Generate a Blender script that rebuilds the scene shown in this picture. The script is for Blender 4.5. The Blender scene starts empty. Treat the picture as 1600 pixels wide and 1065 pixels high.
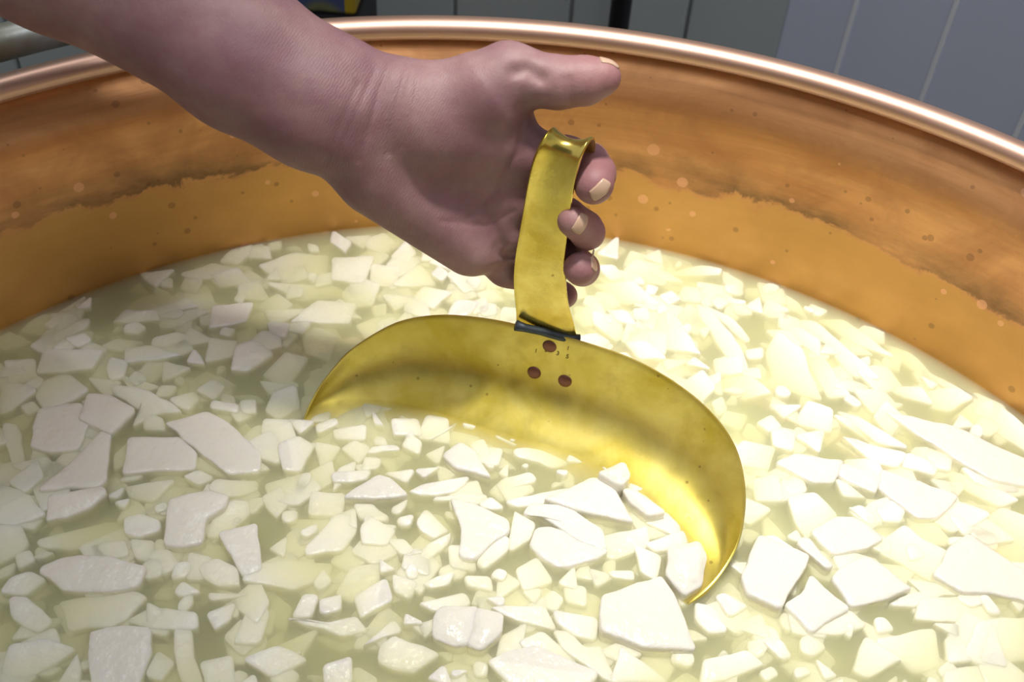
import bpy, math, random
import numpy as np
from mathutils import Vector, Matrix, noise
from mathutils.bvhtree import BVHTree

# ------------------------------------------------------------------ camera
Z0 = 0.75                      # height of the whey surface above the floor
FPX = 1600.0
PITCH, ROLL, CAMH = math.radians(43.1), math.radians(4.13), 0.45
FW = np.array([0, math.cos(PITCH), -math.sin(PITCH)])
_r = np.array([1.0, 0, 0]); _u = np.cross(_r, FW)
RT = _r*math.cos(ROLL) + _u*math.sin(ROLL)
UP = -_r*math.sin(ROLL) + _u*math.cos(ROLL)
CAM = np.array([0, 0, Z0 + CAMH])
def ray(x, y): return FW + RT*((x-800)/FPX) + UP*((532.5-y)/FPX)
def onz(x, y, z=0.0):
    d = ray(x, y); return CAM + d*((z+Z0-CAM[2])/d[2])
def atD(x, y, D): return CAM + ray(x, y)*D
VIEW = Matrix(((RT[0], UP[0], -FW[0], CAM[0]), (RT[1], UP[1], -FW[1], CAM[1]), (RT[2], UP[2], -FW[2], CAM[2]), (0, 0, 0, 1)))
def vs(x, y, D): return np.array([(x-800)/FPX*D, (532.5-y)/FPX*D, -D])

sc = bpy.context.scene
cd = bpy.data.cameras.new('camera'); cam = bpy.data.objects.new('camera', cd)
sc.collection.objects.link(cam); sc.camera = cam
cam.matrix_world = VIEW
cd.sensor_width = 36; cd.lens = 36; cd.clip_start = 0.01
cd.dof.use_dof = True; cd.dof.focus_distance = 0.55; cd.dof.aperture_fstop = 11

# ------------------------------------------------------------------ light and exposure
w = bpy.data.worlds.new('world'); sc.world = w; w.use_nodes = True
w.node_tree.nodes['Background'].inputs[0].default_value = (0.80, 0.78, 0.76, 1)
w.node_tree.nodes['Background'].inputs[1].default_value = 0.55
def spot(name, loc, target, power, size, angle, blend, col):
    l = bpy.data.lights.new(name, 'SPOT'); l.energy = power; l.shadow_soft_size = size
    l.spot_size = math.radians(angle); l.spot_blend = blend; l.color = col
    o = bpy.data.objects.new(name, l); sc.collection.objects.link(o)
    o.location = loc; o.rotation_euler = (Vector(target)-Vector(loc)).to_track_quat('-Z', 'Y').to_euler()
    return o
def area(name, loc, target, power, sx, sy, col):
    l = bpy.data.lights.new(name, 'AREA'); l.energy = power; l.shape = 'RECTANGLE'; l.size = sx; l.size_y = sy; l.color = col
    o = bpy.data.objects.new(name, l); sc.collection.objects.link(o)
    o.location = loc; o.rotation_euler = (Vector(target)-Vector(loc)).to_track_quat('-Z', 'Y').to_euler()
    return o
spot('overhead_spot_lamp', (0.03, 0.43, Z0+1.65), (0.14, 0.48, Z0), 108, 0.07, 28, 1.0, (1.0, 0.965, 0.88))
spot('added_glint_lamp', (-0.35, 0.90, Z0+1.5), (-0.1, 0.45, Z0), 7, 0.02, 50, 0.8, (0.95, 0.97, 1.0))  # unseen lamp, added to put glints on the wet curds
area('added_fill_lamp', (0.25, 0.05, Z0+1.55), (0.62, 0.62, Z0-.1), 3.5, 0.5, 0.3, (0.95, 0.96, 1.0))  # unseen fill light, added to brighten the right wall and rim
sc.view_settings.view_transform = 'Standard'; sc.view_settings.look = 'None'
sc.view_settings.exposure = 0.0; sc.view_settings.gamma = 1.0
sc.view_settings.use_curve_mapping = False
sc.cycles.transparent_max_bounces = 16; sc.cycles.volume_bounces = 12

random.seed(7); rng = random.Random(11)

# ------------------------------------------------------------------ helpers
def link(o, parent=None):
    sc.collection.objects.link(o)
    if parent is not None: o.parent = parent
    return o
def mesh_obj(name, verts, faces, mat, parent=None, smooth=True):
    me = bpy.data.meshes.new(name); me.from_pydata([tuple(map(float, v)) for v in verts], [], faces); me.update()
    if smooth: me.polygons.foreach_set('use_smooth', [True]*len(me.polygons))
    if mat: me.materials.append(mat)
    return link(bpy.data.objects.new(name, me), parent)
def tag(o, label=None, cat=None, group=None, kind=None):
    if label: o['label'] = label
    if cat: o['category'] = cat
    if group: o['group'] = group
    if kind: o['kind'] = kind
    return o
def empty(name, loc=(0, 0, 0)):
    o = bpy.data.objects.new(name, None); o.location = loc; o.empty_display_size = 0.02; return link(o)
def box(name, mn, mx, mat, parent=None, bev=0.0):
    x0, y0, z0 = mn; x1, y1, z1 = mx
    v = [(x0,y0,z0),(x1,y0,z0),(x1,y1,z0),(x0,y1,z0),(x0,y0,z1),(x1,y0,z1),(x1,y1,z1),(x0,y1,z1)]
    f = [(0,3,2,1),(4,5,6,7),(0,1,5,4),(1,2,6,5),(2,3,7,6),(3,0,4,7)]
    o = mesh_obj(name, v, f, mat, parent, False)
    if bev:
        m = o.modifiers.new('bevel', 'BEVEL'); m.width = bev; m.segments = 2
    return o
def tube(name, pts, rad, mat, parent=None, n=20):
    pts = [Vector(p) for p in pts]; V = []; Fc = []
    for i, p in enumerate(pts):
        t = (pts[min(i+1, len(pts)-1)] - pts[max(i-1, 0)]).normalized()
        a = t.orthogonal().normalized() if i == 0 else (a - t*a.dot(t)).normalized()
        b = t.cross(a); rr = rad[i] if isinstance(rad, (list, tuple)) else rad
        for k in range(n):
            th = 2*math.pi*k/n; V.append(p + (a*math.cos(th)+b*math.sin(th))*rr)
    for i in range(len(pts)-1):
        for k in range(n):
            Fc.append((i*n+k, i*n+(k+1) % n, (i+1)*n+(k+1) % n, (i+1)*n+k))
    Fc.append(tuple(range(n-1, -1, -1))); Fc.append(tuple(range((len(pts)-1)*n, len(pts)*n)))
    return mesh_obj(name, V, Fc, mat, parent)
def lathe(name, prof, cx, cy, mat, parent=None, n=256):
    V = []; Fc = []; m = len(prof)
    for k in range(n):
        th = 2*math.pi*k/n
        for r, z in prof: V.append((cx+r*math.cos(th), cy+r*math.sin(th), z))
    for k in range(n):
        for j in range(m-1):
            a = k*m+j; b = ((k+1) % n)*m+j
            Fc.append((a, b, b+1, a+1))
    return mesh_obj(name, V, Fc, mat, parent)

class NT:
    def __init__(s, name):
        s.m = bpy.data.materials.new(name); s.m.use_nodes = True; s.t = s.m.node_tree
        s.b = s.t.nodes['Principled BSDF']; s.out = s.t.nodes['Material Output']
        s.co = s.n('ShaderNodeTexCoord').outputs['Object']
    def n(s, typ, **kw):
        x = s.t.nodes.new(typ)
        for k, v in kw.items(): setattr(x, k, v)
        return x
    def l(s, a, b): s.t.links.new(a, b)
    def set(s, **kw):
        for k, v in kw.items():
            s.b.inputs[k.replace('_', ' ')].default_value = v
    def noise(s, scale, detail=4, rough=.5, vec=None, dist=0):
        x = s.n('ShaderNodeTexNoise'); x.inputs['Scale'].default_value = scale
        x.inputs['Detail'].default_value = detail; x.inputs['Roughness'].default_value = rough; x.inputs['Distortion'].default_value = dist
        s.l(vec or s.co, x.inputs['Vector']); return x.outputs['Fac']
    def mapping(s, scale=(1, 1, 1), rot=(0, 0, 0), vec=None):
        x = s.n('ShaderNodeMapping'); x.inputs['Scale'].default_value = scale; x.inputs['Rotation'].default_value = rot
        s.l(vec or s.co, x.inputs['Vector']); return x.outputs[0]
    def ramp(s, fac, stops):
        x = s.n('ShaderNodeValToRGB'); e = x.color_ramp.elements
        while len(e) < len(stops): e.new(0.5)
        for i, (p, c) in enumerate(stops):
            e[i].position = p; e[i].color = (c, c, c, 1) if isinstance(c, (int, float)) else (*c, 1)
        s.l(fac, x.inputs[0]); return x.outputs[0]
    def mix(s, fac, a, b, mode='MIX'):
        x = s.n('ShaderNodeMix', data_type='RGBA', blend_type=mode)
        for v, i in ((fac, 0), (a, 6), (b, 7)):
            if isinstance(v, (int, float)): x.inputs[i].default_value = v
            elif isinstance(v, tuple): x.inputs[i].default_value = (*v, 1)
            else: s.l(v, x.inputs[i])
        return x.outputs[2]
    def math(s, op, a, b=0.0, c=None):
        x = s.n('ShaderNodeMath', operation=op)
        for i, v in enumerate((a, b) if c is None else (a, b, c)):
            if isinstance(v, (int, float)): x.inputs[i].default_value = v
            else: s.l(v, x.inputs[i])
        return x.outputs[0]
    def bump(s, h, strength=.3, dist=.001, prev=None):
        x = s.n('ShaderNodeBump'); x.inputs['Strength'].default_value = strength; x.inputs['Distance'].default_value = dist
        s.l(h, x.inputs['Height'])
        if prev: s.l(prev, x.inputs['Normal'])
        s.l(x.outputs[0], s.b.inputs['Normal']); return x.outputs[0]
    def col(s, c): s.l(c, s.b.inputs['Base Color'])
    def xyz(s, vec=None):
        x = s.n('ShaderNodeSeparateXYZ'); s.l(vec or s.co, x.inputs[0]); return x.outputs

# ------------------------------------------------------------------ materials
def plain(name, col, rough=.5, metal=0.0):
    m = NT(name); m.set(Base_Color=(*col, 1), Roughness=rough, Metallic=metal); return m.m

def copper_wall():
    m = NT('copper_wall'); x, y, z = m.xyz()
    # angle around the vat, so that the streaks run round it
    ang = m.math('ARCTAN2', x, y)
    comb = m.n('ShaderNodeCombineXYZ'); m.l(m.math('MULTIPLY', ang, 0.42), comb.inputs[0]); m.l(z, comb.inputs[1])
    uv = comb.outputs[0]
    st = m.noise(1, 6, .62, m.mapping((4.5, 38, 1), vec=uv), .4)
    fine = m.noise(1, 4, .6, m.mapping((10, 260, 1), vec=uv))
    blot = m.noise(18, 5, .6, uv, .6)
    base = m.mix(m.ramp(st, [(.36, 0.0), (.64, 1.0)]), (0.58, 0.265, 0.10), (0.82, 0.43, 0.19))
    base = m.mix(m.math('MULTIPLY', m.ramp(blot, [(.42, 0.0), (.62, 1.0)]), .5), base, (0.42, 0.19, 0.08))
    base = m.mix(m.math('MULTIPLY', fine, .22), base, (0.85, 0.42, 0.17))
    # tide line left by the whey: golden below with the whey's reflection painted in, dark scum just above
    edge = m.math('ADD', m.math('MULTIPLY', m.noise(7, 3, .5, uv), .05), m.math('MULTIPLY', m.noise(40, 5, .7, uv, .5), .026))
    h = m.math('SUBTRACT', m.math('SUBTRACT', z, 0.018), edge)
    low = m.ramp(m.math('MULTIPLY_ADD', h, 110.0, .5), [(0.0, 1.0), (0.55, 0.0)])
    scum = m.math('MULTIPLY', m.ramp(m.math('MULTIPLY_ADD', h, 36.0, .1), [(0.05, 0.0), (.14, 1.0), (.45, .6), (1.0, 0.0)]), m.ramp(m.noise(11, 5, .6, m.mapping((1, 3, 1), vec=uv)), [(.34, 0.0), (.55, 1.0)]))
    base = m.mix(m.math('MULTIPLY', scum, .9), base, (0.24, 0.135, 0.06))
    base = m.mix(m.math('MULTIPLY', low, .8), base, (0.64, 0.355, 0.105))
    # dried splashes, pale and dark
    v = m.n('ShaderNodeTexVoronoi', feature='F1'); v.inputs['Scale'].default_value = 52; m.l(uv, v.inputs['Vector'])
    rnd = m.xyz(v.outputs['Color'])
    sp = m.math('MULTIPLY', m.math('LESS_THAN', v.outputs['Distance'], m.math('MULTIPLY', rnd[1], .25)), m.math('GREATER_THAN', rnd[0], .55))
    base = m.mix(m.math('MULTIPLY', sp, .55), base, (0.95, 0.50, 0.30))
    v2 = m.n('ShaderNodeTexVoronoi', feature='F1'); v2.inputs['Scale'].default_value = 90; m.l(uv, v2.inputs['Vector'])
    r2 = m.xyz(v2.outputs['Color'])
    sp2 = m.math('MULTIPLY', m.math('LESS_THAN', v2.outputs['Distance'], m.math('MULTIPLY', r2[1], .24)), m.math('GREATER_THAN', r2[2], .55))
    base = m.mix(m.math('MULTIPLY', sp2, .4), base, (0.20, 0.10, 0.05))
    m.col(base)
    m.set(Metallic=0.72, Roughness=.42)
    m.l(m.ramp(blot, [(.3, .34), (.7, .52)]), m.b.inputs['Roughness'])
    m.bump(m.math('ADD', fine, m.math('MULTIPLY', sp, .6)), .18, .0006)
    return m.m
def copper_rim():
    m = NT('copper_rim'); n1 = m.noise(14, 4); n2 = m.noise(160, 3)
    m.col(m.mix(n1, (0.58, 0.34, 0.25), (0.72, 0.48, 0.38)))
    m.set(Metallic=.85, Roughness=.42)
    m.bump(n2, .12, .0006); return m.m
def brass(name, c0, c1, rough, metal=.85, blotch=None):
    m = NT(name); n1 = m.noise(22, 5, .6, dist=.5); n2 = m.noise(90, 4); n3 = m.noise(1, 4, .6, m.mapping((500, 60, 60)))
    c = m.mix(m.ramp(n1, [(.38, 0.0), (.65, 1.0)]), c0, c1)
    v = m.n('ShaderNodeTexVoronoi', feature='F1'); v.inputs['Scale'].default_value = 190; m.l(m.co, v.inputs['Vector'])
    r = m.xyz(v.outputs['Color'])
    sp = m.math('MULTIPLY', m.math('LESS_THAN', v.outputs['Distance'], m.math('MULTIPLY', r[1], .22)), m.math('GREATER_THAN', r[0], .87))
    c = m.mix(m.math('MULTIPLY', sp, .55), c, (.22, .13, .03))
    if blotch: c = m.mix(m.math('MULTIPLY', m.ramp(m.noise(45, 5, .65), [(.5, 0.0), (.75, 1.0)]), .3), c, blotch)
    m.col(c); m.set(Metallic=metal, Roughness=rough)
    m.l(m.ramp(n2, [(.3, rough-.06), (.7, rough+.08)]), m.b.inputs['Roughness'])
    m.bump(m.math('ADD', n2, m.math('MULTIPLY', n3, .5)), .1, .0005); return m.m
def skin_mat():
    m = NT('skin')
    n1 = m.noise(28, 5, .55); n2 = m.noise(130, 4, .6); n3 = m.noise(900, 3, .6)
    c = m.mix(m.ramp(n1, [(.35, 0.0), (.68, 1.0)]), (0.255, 0.13, 0.15), (0.36, 0.215, 0.215))
    c = m.mix(m.math('MULTIPLY', m.ramp(n2, [(.4, 0.0), (.7, 1.0)]), .35), c, (0.26, 0.10, 0.125))
    # redder finger tips and thumb
    x, y, z = m.xyz()
    tip = m.ramp(m.math('MULTIPLY_ADD', x, 28.0, -.35), [(0.0, 0.0), (1.0, 1.0)])
    c = m.mix(m.math('MULTIPLY', tip, .45), c, (0.42, 0.16, 0.165))
    m.col(c)
    m.set(Roughness=.56, Subsurface_Weight=.12, Subsurface_Scale=.004)
    m.b.inputs['Subsurface Radius'].default_value = (1.0, .35, .2)
    # fine creases running across the wrist, strongest there
    wv = m.n('ShaderNodeTexWave', wave_type='BANDS', bands_direction='X'); wv.inputs['Scale'].default_value = 240
    wv.inputs['Distortion'].default_value = 7.0; wv.inputs['Detail'].default_value = 3; wv.inputs['Detail Scale'].default_value = 1.4
    m.l(m.mapping((1, 1, 1), (0, 0, math.radians(28))), wv.inputs['Vector'])
    # mask: gaussian around the wrist (x ~ -0.07, view units)
    dx = m.math('MULTIPLY', m.math('ADD', x, 0.066), 26.0)
    mask = m.math('DIVIDE', 1.0, m.math('ADD', 1.0, m.math('POWER', m.math('ABSOLUTE', dx), 3.0)))
    hgt = m.math('MULTIPLY', wv.outputs['Fac'], mask)
    b = m.bump(hgt, .22, .0004)
    vo = m.n('ShaderNodeTexVoronoi', feature='DISTANCE_TO_EDGE'); vo.inputs['Scale'].default_value = 420
    m.l(m.mapping((1, .55, 1), (0, 0, .5)), vo.inputs['Vector'])
    b = m.bump(vo.outputs['Distance'], .14, .0004, b)
    m.bump(m.math('ADD', n3, m.math('MULTIPLY', n2, 2.0)), .22, .0005, b)
    return m.m
def curd_mat(name='curd', tint=(0.88, 0.85, 0.765)):
    m = NT(name); g_ = m.n('ShaderNodeNewGeometry').outputs['Position']; n1 = m.noise(70, 3, vec=g_); n2 = m.noise(210, 4, vec=g_)
    m.col(m.mix(n1, tint, tuple(min(1, t*1.03) for t in tint)))
    m.set(Roughness=.22, IOR=1.40, Subsurface_Weight=.35, Subsurface_Scale=.006)
    m.b.inputs['Subsurface Radius'].default_value = (1.0, .9, .6)
    m.bump(m.math('ADD', n2, m.math('MULTIPLY', n1, 3.0)), .5, .0016); return m.m
def whey_mat():
    m = NT('whey'); m.t.nodes.remove(m.b)
    tr = m.n('ShaderNodeBsdfTransparent'); gl = m.n('ShaderNodeBsdfGlossy'); gl.inputs['Roughness'].default_value = .06
    fr = m.n('ShaderNodeFresnel'); fr.inputs[0].default_value = 1.34
    mx = m.n('ShaderNodeMixShader'); m.l(fr.outputs[0], mx.inputs[0]); m.l(tr.outputs[0], mx.inputs[1]); m.l(gl.outputs[0], mx.inputs[2])
    bp = m.n('ShaderNodeBump'); bp.inputs['Strength'].default_value = .25; bp.inputs['Distance'].default_value = .001
    m.l(m.noise(70, 3), bp.inputs['Height']); m.l(bp.outputs[0], gl.inputs['Normal']); m.l(bp.outputs[0], fr.inputs['Normal'])
    m.l(mx.outputs[0], m.out.inputs['Surface'])
    va = m.n('ShaderNodeVolumeAbsorption'); va.inputs['Color'].default_value = (0.99, 0.98, 0.22, 1); va.inputs['Density'].default_value = 42
    vs_ = m.n('ShaderNodeVolumeScatter'); vs_.inputs['Color'].default_value = (1, 1, .97, 1); vs_.inputs['Density'].default_value = 190; vs_.inputs['Anisotropy'].default_value = .3
    ad = m.n('ShaderNodeAddShader'); m.l(va.outputs[0], ad.inputs[0]); m.l(vs_.outputs[0], ad.inputs[1])
    m.l(ad.outputs[0], m.out.inputs['Volume'])
    return m.m
def wall_mat(name, c0, c1):
    m = NT(name); m.col(m.mix(m.noise(6, 4), c0, c1)); m.set(Roughness=.42)
    m.bump(m.noise(120, 3), .08, .001); return m.m

M_copper, M_rim = copper_wall(), copper_rim()
M_brass = brass('brass_bowl', (0.64, 0.51, 0.07), (0.82, 0.70, 0.20), .40, .78, (0.40, .24, .03))
M_brassh = brass('brass_handle', (0.64, 0.48, 0.08), (0.84, 0.70, 0.20), .24, .92, (.30, .20, .04))
M_rivet = brass('copper_rivet', (0.20, 0.085, 0.055), (0.28, 0.12, 0.08), .45, .6)
M_solder = plain('solder', (0.06, 0.075, 0.09), .5, .6)
M_digit = plain('stamped_brass', (0.16, 0.11, 0.02), .6, .3)
M_skin = skin_mat()
M_nail = NT('nail'); M_nail.set(Base_Color=(0.62, 0.42, 0.30, 1), Roughness=.3); M_nail = M_nail.m
M_curd = curd_mat(); M_bed = curd_mat('curd_under', (0.90, 0.87, 0.68)); M_whey = whey_mat()
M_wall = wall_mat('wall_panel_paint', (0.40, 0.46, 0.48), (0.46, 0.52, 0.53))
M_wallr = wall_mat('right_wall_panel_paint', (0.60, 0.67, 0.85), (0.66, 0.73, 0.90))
M_floor = wall_mat('floor_tile_grey', (0.10, 0.10, 0.10), (0.16, 0.16, 0.15))
M_black = plain('black_pipe_paint', (0.008, 0.008, 0.012), .5)

# ------------------------------------------------------------------ room
VC = np.array([-0.0045, 0.190])        # vat axis
fl = box('floor', (-2.2, -1.4, -0.05), (1.9, 1.09, 0.0), M_floor); tag(fl, kind='structure')
def board_wall(name, p0, p1, width, first, mat, grout, joint=None):
    """vertical tongue-and-groove boards along the line p0 -> p1 (room side to the left of the direction reversed)"""
    p0 = np.array(p0); p1 = np.array(p1); L = np.linalg.norm(p1-p0); t = (p1-p0)/L; nrm = np.array([t[1], -t[0]])
    H = 2.3
    def slab(nm, a, b, d0, d1, m_, par, bev):
        pts = [p0+t*a+nrm*d0, p0+t*b+nrm*d0, p0+t*b+nrm*d1, p0+t*a+nrm*d1]
        V = [(q[0], q[1], 0.0) for q in pts] + [(q[0], q[1], H) for q in pts]
        o = mesh_obj(nm, V, [(0,3,2,1),(4,5,6,7),(0,1,5,4),(1,2,6,5),(2,3,7,6),(3,0,4,7)], m_, par, False)
        if bev:
            md = o.modifiers.new('b', 'BEVEL'); md.width = bev; md.segments = 2
        return o
    w_ = slab(name, 0, L, -0.04, 0.0, grout, None, 0); tag(w_, kind='structure')
    s = first
    while s < L:
        a = max(s, 0)+.0015; b = min(s+width, L)-.0015
        if b-a > .01: slab('panel', a, b, 0.0005, 0.006, mat, w_, .003)
        if joint and b < L-.02: slab('panel_joint', b-.001, b+.004, .0006, .0075, joint, w_, .001)
        s += width
    return w_
YB = 1.05; CORN = onz(1222, 55, 0)     # corner of the two walls: x at the back wall plane
d = ray(1222, 55); tt = (YB-CAM[1])/d[1]; XC = float((CAM+d*tt)[0])
groutm = plain('panel_joint_dark', (0.32, 0.36, 0.38), .7)
groutr = plain('panel_joint_pale', (0.85, 0.9, 0.97), .5)
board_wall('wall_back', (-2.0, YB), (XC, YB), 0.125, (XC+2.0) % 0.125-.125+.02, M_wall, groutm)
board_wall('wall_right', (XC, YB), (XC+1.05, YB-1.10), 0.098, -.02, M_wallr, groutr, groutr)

board_wall('wall_front', (1.4, -1.36), (-2.0, -1.36), 0.16, 0.0, wall_mat('front_wall_paint', (0.05, 0.05, 0.045), (0.07, 0.07, 0.06)), groutm)
def hitY(px, py, y): d = ray(px, py); return CAM + d*((y-CAM[1])/d[1])
q = hitY(969, 20, YB-.07)
t_ = tag(empty('vertical_pipe', (q[0], q[1], 0)), 'thin black vertical pipe in front of the grey back wall', 'pipe')
tube('pipe_body', [(0, 0, .0), (0, 0, 2.2)], .0105, M_black, t_)
tube('pipe_collar', [(0, 0, 0), (0, 0, .02)], .018, M_black, t_)

# steel pipe behind the left rim
def hoseM():
    m = NT('stained_steel'); n = m.noise(30, 5, .6)
    m.col(m.mix(m.ramp(n, [(.4, 0.0), (.65, 1.0)]), (0.44, 0.45, 0.36), (0.62, 0.66, 0.70))); m.set(Metallic=.55, Roughness=.42); m.bump(m.noise(260, 3), .2, .0005); return m.m
M_steel = hoseM()
a = onz(-160, 108, .125); b = onz(60, 52, .125); c = onz(330, -10, .125)
t_ = tag(empty('steel_pipe', tuple(a)), 'dull steel pipe running past the left edge of the copper vat', 'pipe')
tube('pipe_body', [Vector(a-a), Vector(b-a), Vector(c-a)], .0115, M_steel, t_)
tube('pipe_bracket', [Vector(a-a)+Vector((0, .0, 0)), Vector((0, .0, -.3)), Vector((0, 0, -a[2]))], .009, M_steel, t_)

# printed carton on a black stand behind the rim
def cartonM():
    m = NT('carton_print'); x, y, z = m.xyz()
    wv = m.n('ShaderNodeTexWave', wave_type='RINGS', rings_direction='SPHERICAL'); wv.inputs['Scale'].default_value = 9; wv.inputs['Distortion'].default_value = 1.5
    m.l(m.mapping((1, 1, 1.6)), wv.inputs['Vector'])
    art = m.ramp(wv.outputs['Fac'], [(.2, (0.01, 0.015, 0.05)), (.5, (0.16, 0.17, 0.08)), (.8, (0.06, 0.09, 0.2))])
    m.col(m.mix(m.math('GREATER_THAN', x, .018), art, (0.42, 0.30, 0.02))); m.set(Roughness=.4); return m.m
q = hitY(508, 21, .86); q0 = hitY(440, 21, .86); q1 = hitY(556, 21, .86)
zt = float(q[2])
st = tag(empty('equipment_stand', (q[0], .90, 0)), 'black box stand behind the far rim of the vat', 'stand')
box('cabinet', (q0[0]-q[0]-.04, -.04, 0.03), (q1[0]-q[0]+.0, .08, zt-.006), M_black, st, .004)
box('top_plate', (q0[0]-q[0]-.045, -.045, zt-.006), (q1[0]-q[0]+.003, .085, zt), M_black, st, .001)
ct = tag(empty('printed_carton', (q[0], .90, zt)), 'yellow and navy printed carton on the black stand behind the vat', 'carton')
box('carton_body', (q0[0]-q[0]-.03, -.04, 0.0), (q1[0]-q[0], .06, .16), cartonM(), ct, .003)
box('carton_lid', (q0[0]-q[0]-.032, -.042, .16), (q1[0]-q[0]+.002, .062, .175), plain('carton_lid_yellow', (.42, .30, .02), .4), ct, .002)

# ------------------------------------------------------------------ copper vat
vat = tag(empty('copper_vat', (VC[0], VC[1], 0)), 'large round copper cheese vat filled with curds and whey', 'vat')
R0, RR, RZ = 0.4152, 0.4205, 0.1465
prof = []
for i in range(15):                        # rounded bottom inside
    th = math.pi/2*i/14; prof.append((0.02+(R0-.02-.005)*math.sin(th), Z0-.05-.33*math.cos(th)))
prof += [(R0-.001, Z0-.02), (R0, Z0), (R0+.0015, Z0+.05), (R0+.003, Z0+.10), (RR, Z0+RZ)]
outer = [(r+.0035, z-.003) for r, z in prof[::-1]]
body = lathe('vat_wall', prof+outer, 0, 0, M_copper, vat, 320)
# shader coordinates: z from the whey line
for v in body.data.vertices: v.co.z -= Z0
body.location.z = Z0
rim = []
for i in range(25):
    th = math.radians(200-i*15); rr = .0086
    rim.append((RR+.0045+rr*math.cos(th), Z0+RZ+rr*math.sin(th)*.85))
lathe('rolled_rim', rim, 0, 0, M_rim, vat, 320)
for k in range(3):
    th = math.radians(90+120*k)
    p = (math.cos(th)*.25, math.sin(th)*.25)
    tube('leg', [(p[0], p[1], 0), (p[0], p[1], .47)], [.022, .018], M_copper, vat, 16)

# ------------------------------------------------------------------ whey and curds
def disc_slab(name, r, z0, z1, mat):
    n = 160; V = [(r*math.cos(2*math.pi*k/n), r*math.sin(2*math.pi*k/n), z) for z in (z0, z1) for k in range(n)]
    Fc = [tuple(range(n-1, -1, -1)), tuple(range(n, 2*n))] + [(k, (k+1) % n, n+(k+1) % n, n+k) for k in range(n)]
    o = mesh_obj(name, V, Fc, mat, None, False); o.location = (VC[0], VC[1], Z0); return o
tag(disc_slab('whey', R0-.0012, -.0165, 0.0, M_whey), 'clear yellowish whey between the floating curds in the copper vat', 'whey', kind='stuff')
tag(disc_slab('curd_mass', R0-.0025, -.045, -.0167, M_bed), 'pale mass of sunken curd under the whey', 'curd', kind='stuff')

def slab_geo(poly, ztop, gx, gy, thick, inset=.0016, wob=.0, bulge=0.0):
    """poly: list of (x,y) world; returns verts, faces of a soft-edged tilted slab"""
    P = [Vector((p[0], p[1])) for p in poly]
    ar = sum(P[i].x*P[(i+1) % len(P)].y-P[(i+1) % len(P)].x*P[i].y for i in range(len(P)))
    if ar < 0: P.reverse()
    per = sum((P[i]-P[i-1]).length for i in range(len(P)))
    # cut the corners twice, lightly
    for rnd in range(2):
        Q = []
        for i in range(len(P)):
            a, b = P[i], P[(i+1) % len(P)]; L = (b-a).length
            k = min(.25, (.0015 if rnd == 0 else .0007)/max(L, 1e-6)); Q += [a.lerp(b, k), a.lerp(b, 1-k)]
        P = Q
    # subdivide long edges
    Q = []
    for i in range(len(P)):
        a, b = P[i], P[(i+1) % len(P)]; n = max(1, int((b-a).length/.006))
        for j in range(n):
            q_ = a.lerp(b, j/n)
            if wob:
                nn = noise.noise(Vector((q_.x*90, q_.y*90, ztop*500)))*wob
                e = (b-a).normalized(); q_ = q_+Vector((e.y, -e.x))*nn
            Q.append(q_)
    P = Q; n = len(P); c = sum(P, Vector((0, 0)))/n
    rmean = sum((p-c).length for p in P)/n
    rings = [(1-min(.6, (rmean*.5)/rmean), bulge), (1-min(.45, 2.6*inset/rmean), bulge*.45), (1-min(.2, .7*inset/rmean), -.0001), (1-min(.08, .22*inset/rmean), -.0005), (1.0, -.0016), (.99, -thick)]
    V = []; Fc = []
    for s, dz in rings:
        for p in P:
            q_ = c+(p-c)*s; zt_ = ztop+gx*(q_.x-c.x)+gy*(q_.y-c.y)
            V.append((q_.x-c.x, q_.y-c.y, zt_+dz))
    m = len(rings)
    V.append((0, 0, ztop+bulge*1.1)); V.append((0, 0, ztop-thick))
    for r in range(m-1):
        for i in range(n):
            j = (i+1) % n; Fc.append((r*n+i, (r+1)*n+i, (r+1)*n+j, r*n+j))
    for i in range(n):
        j = (i+1) % n; Fc.append((i, j, m*n)); Fc.append(((m-1)*n+j, (m-1)*n+i, m*n+1))
    return V, Fc, c

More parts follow.
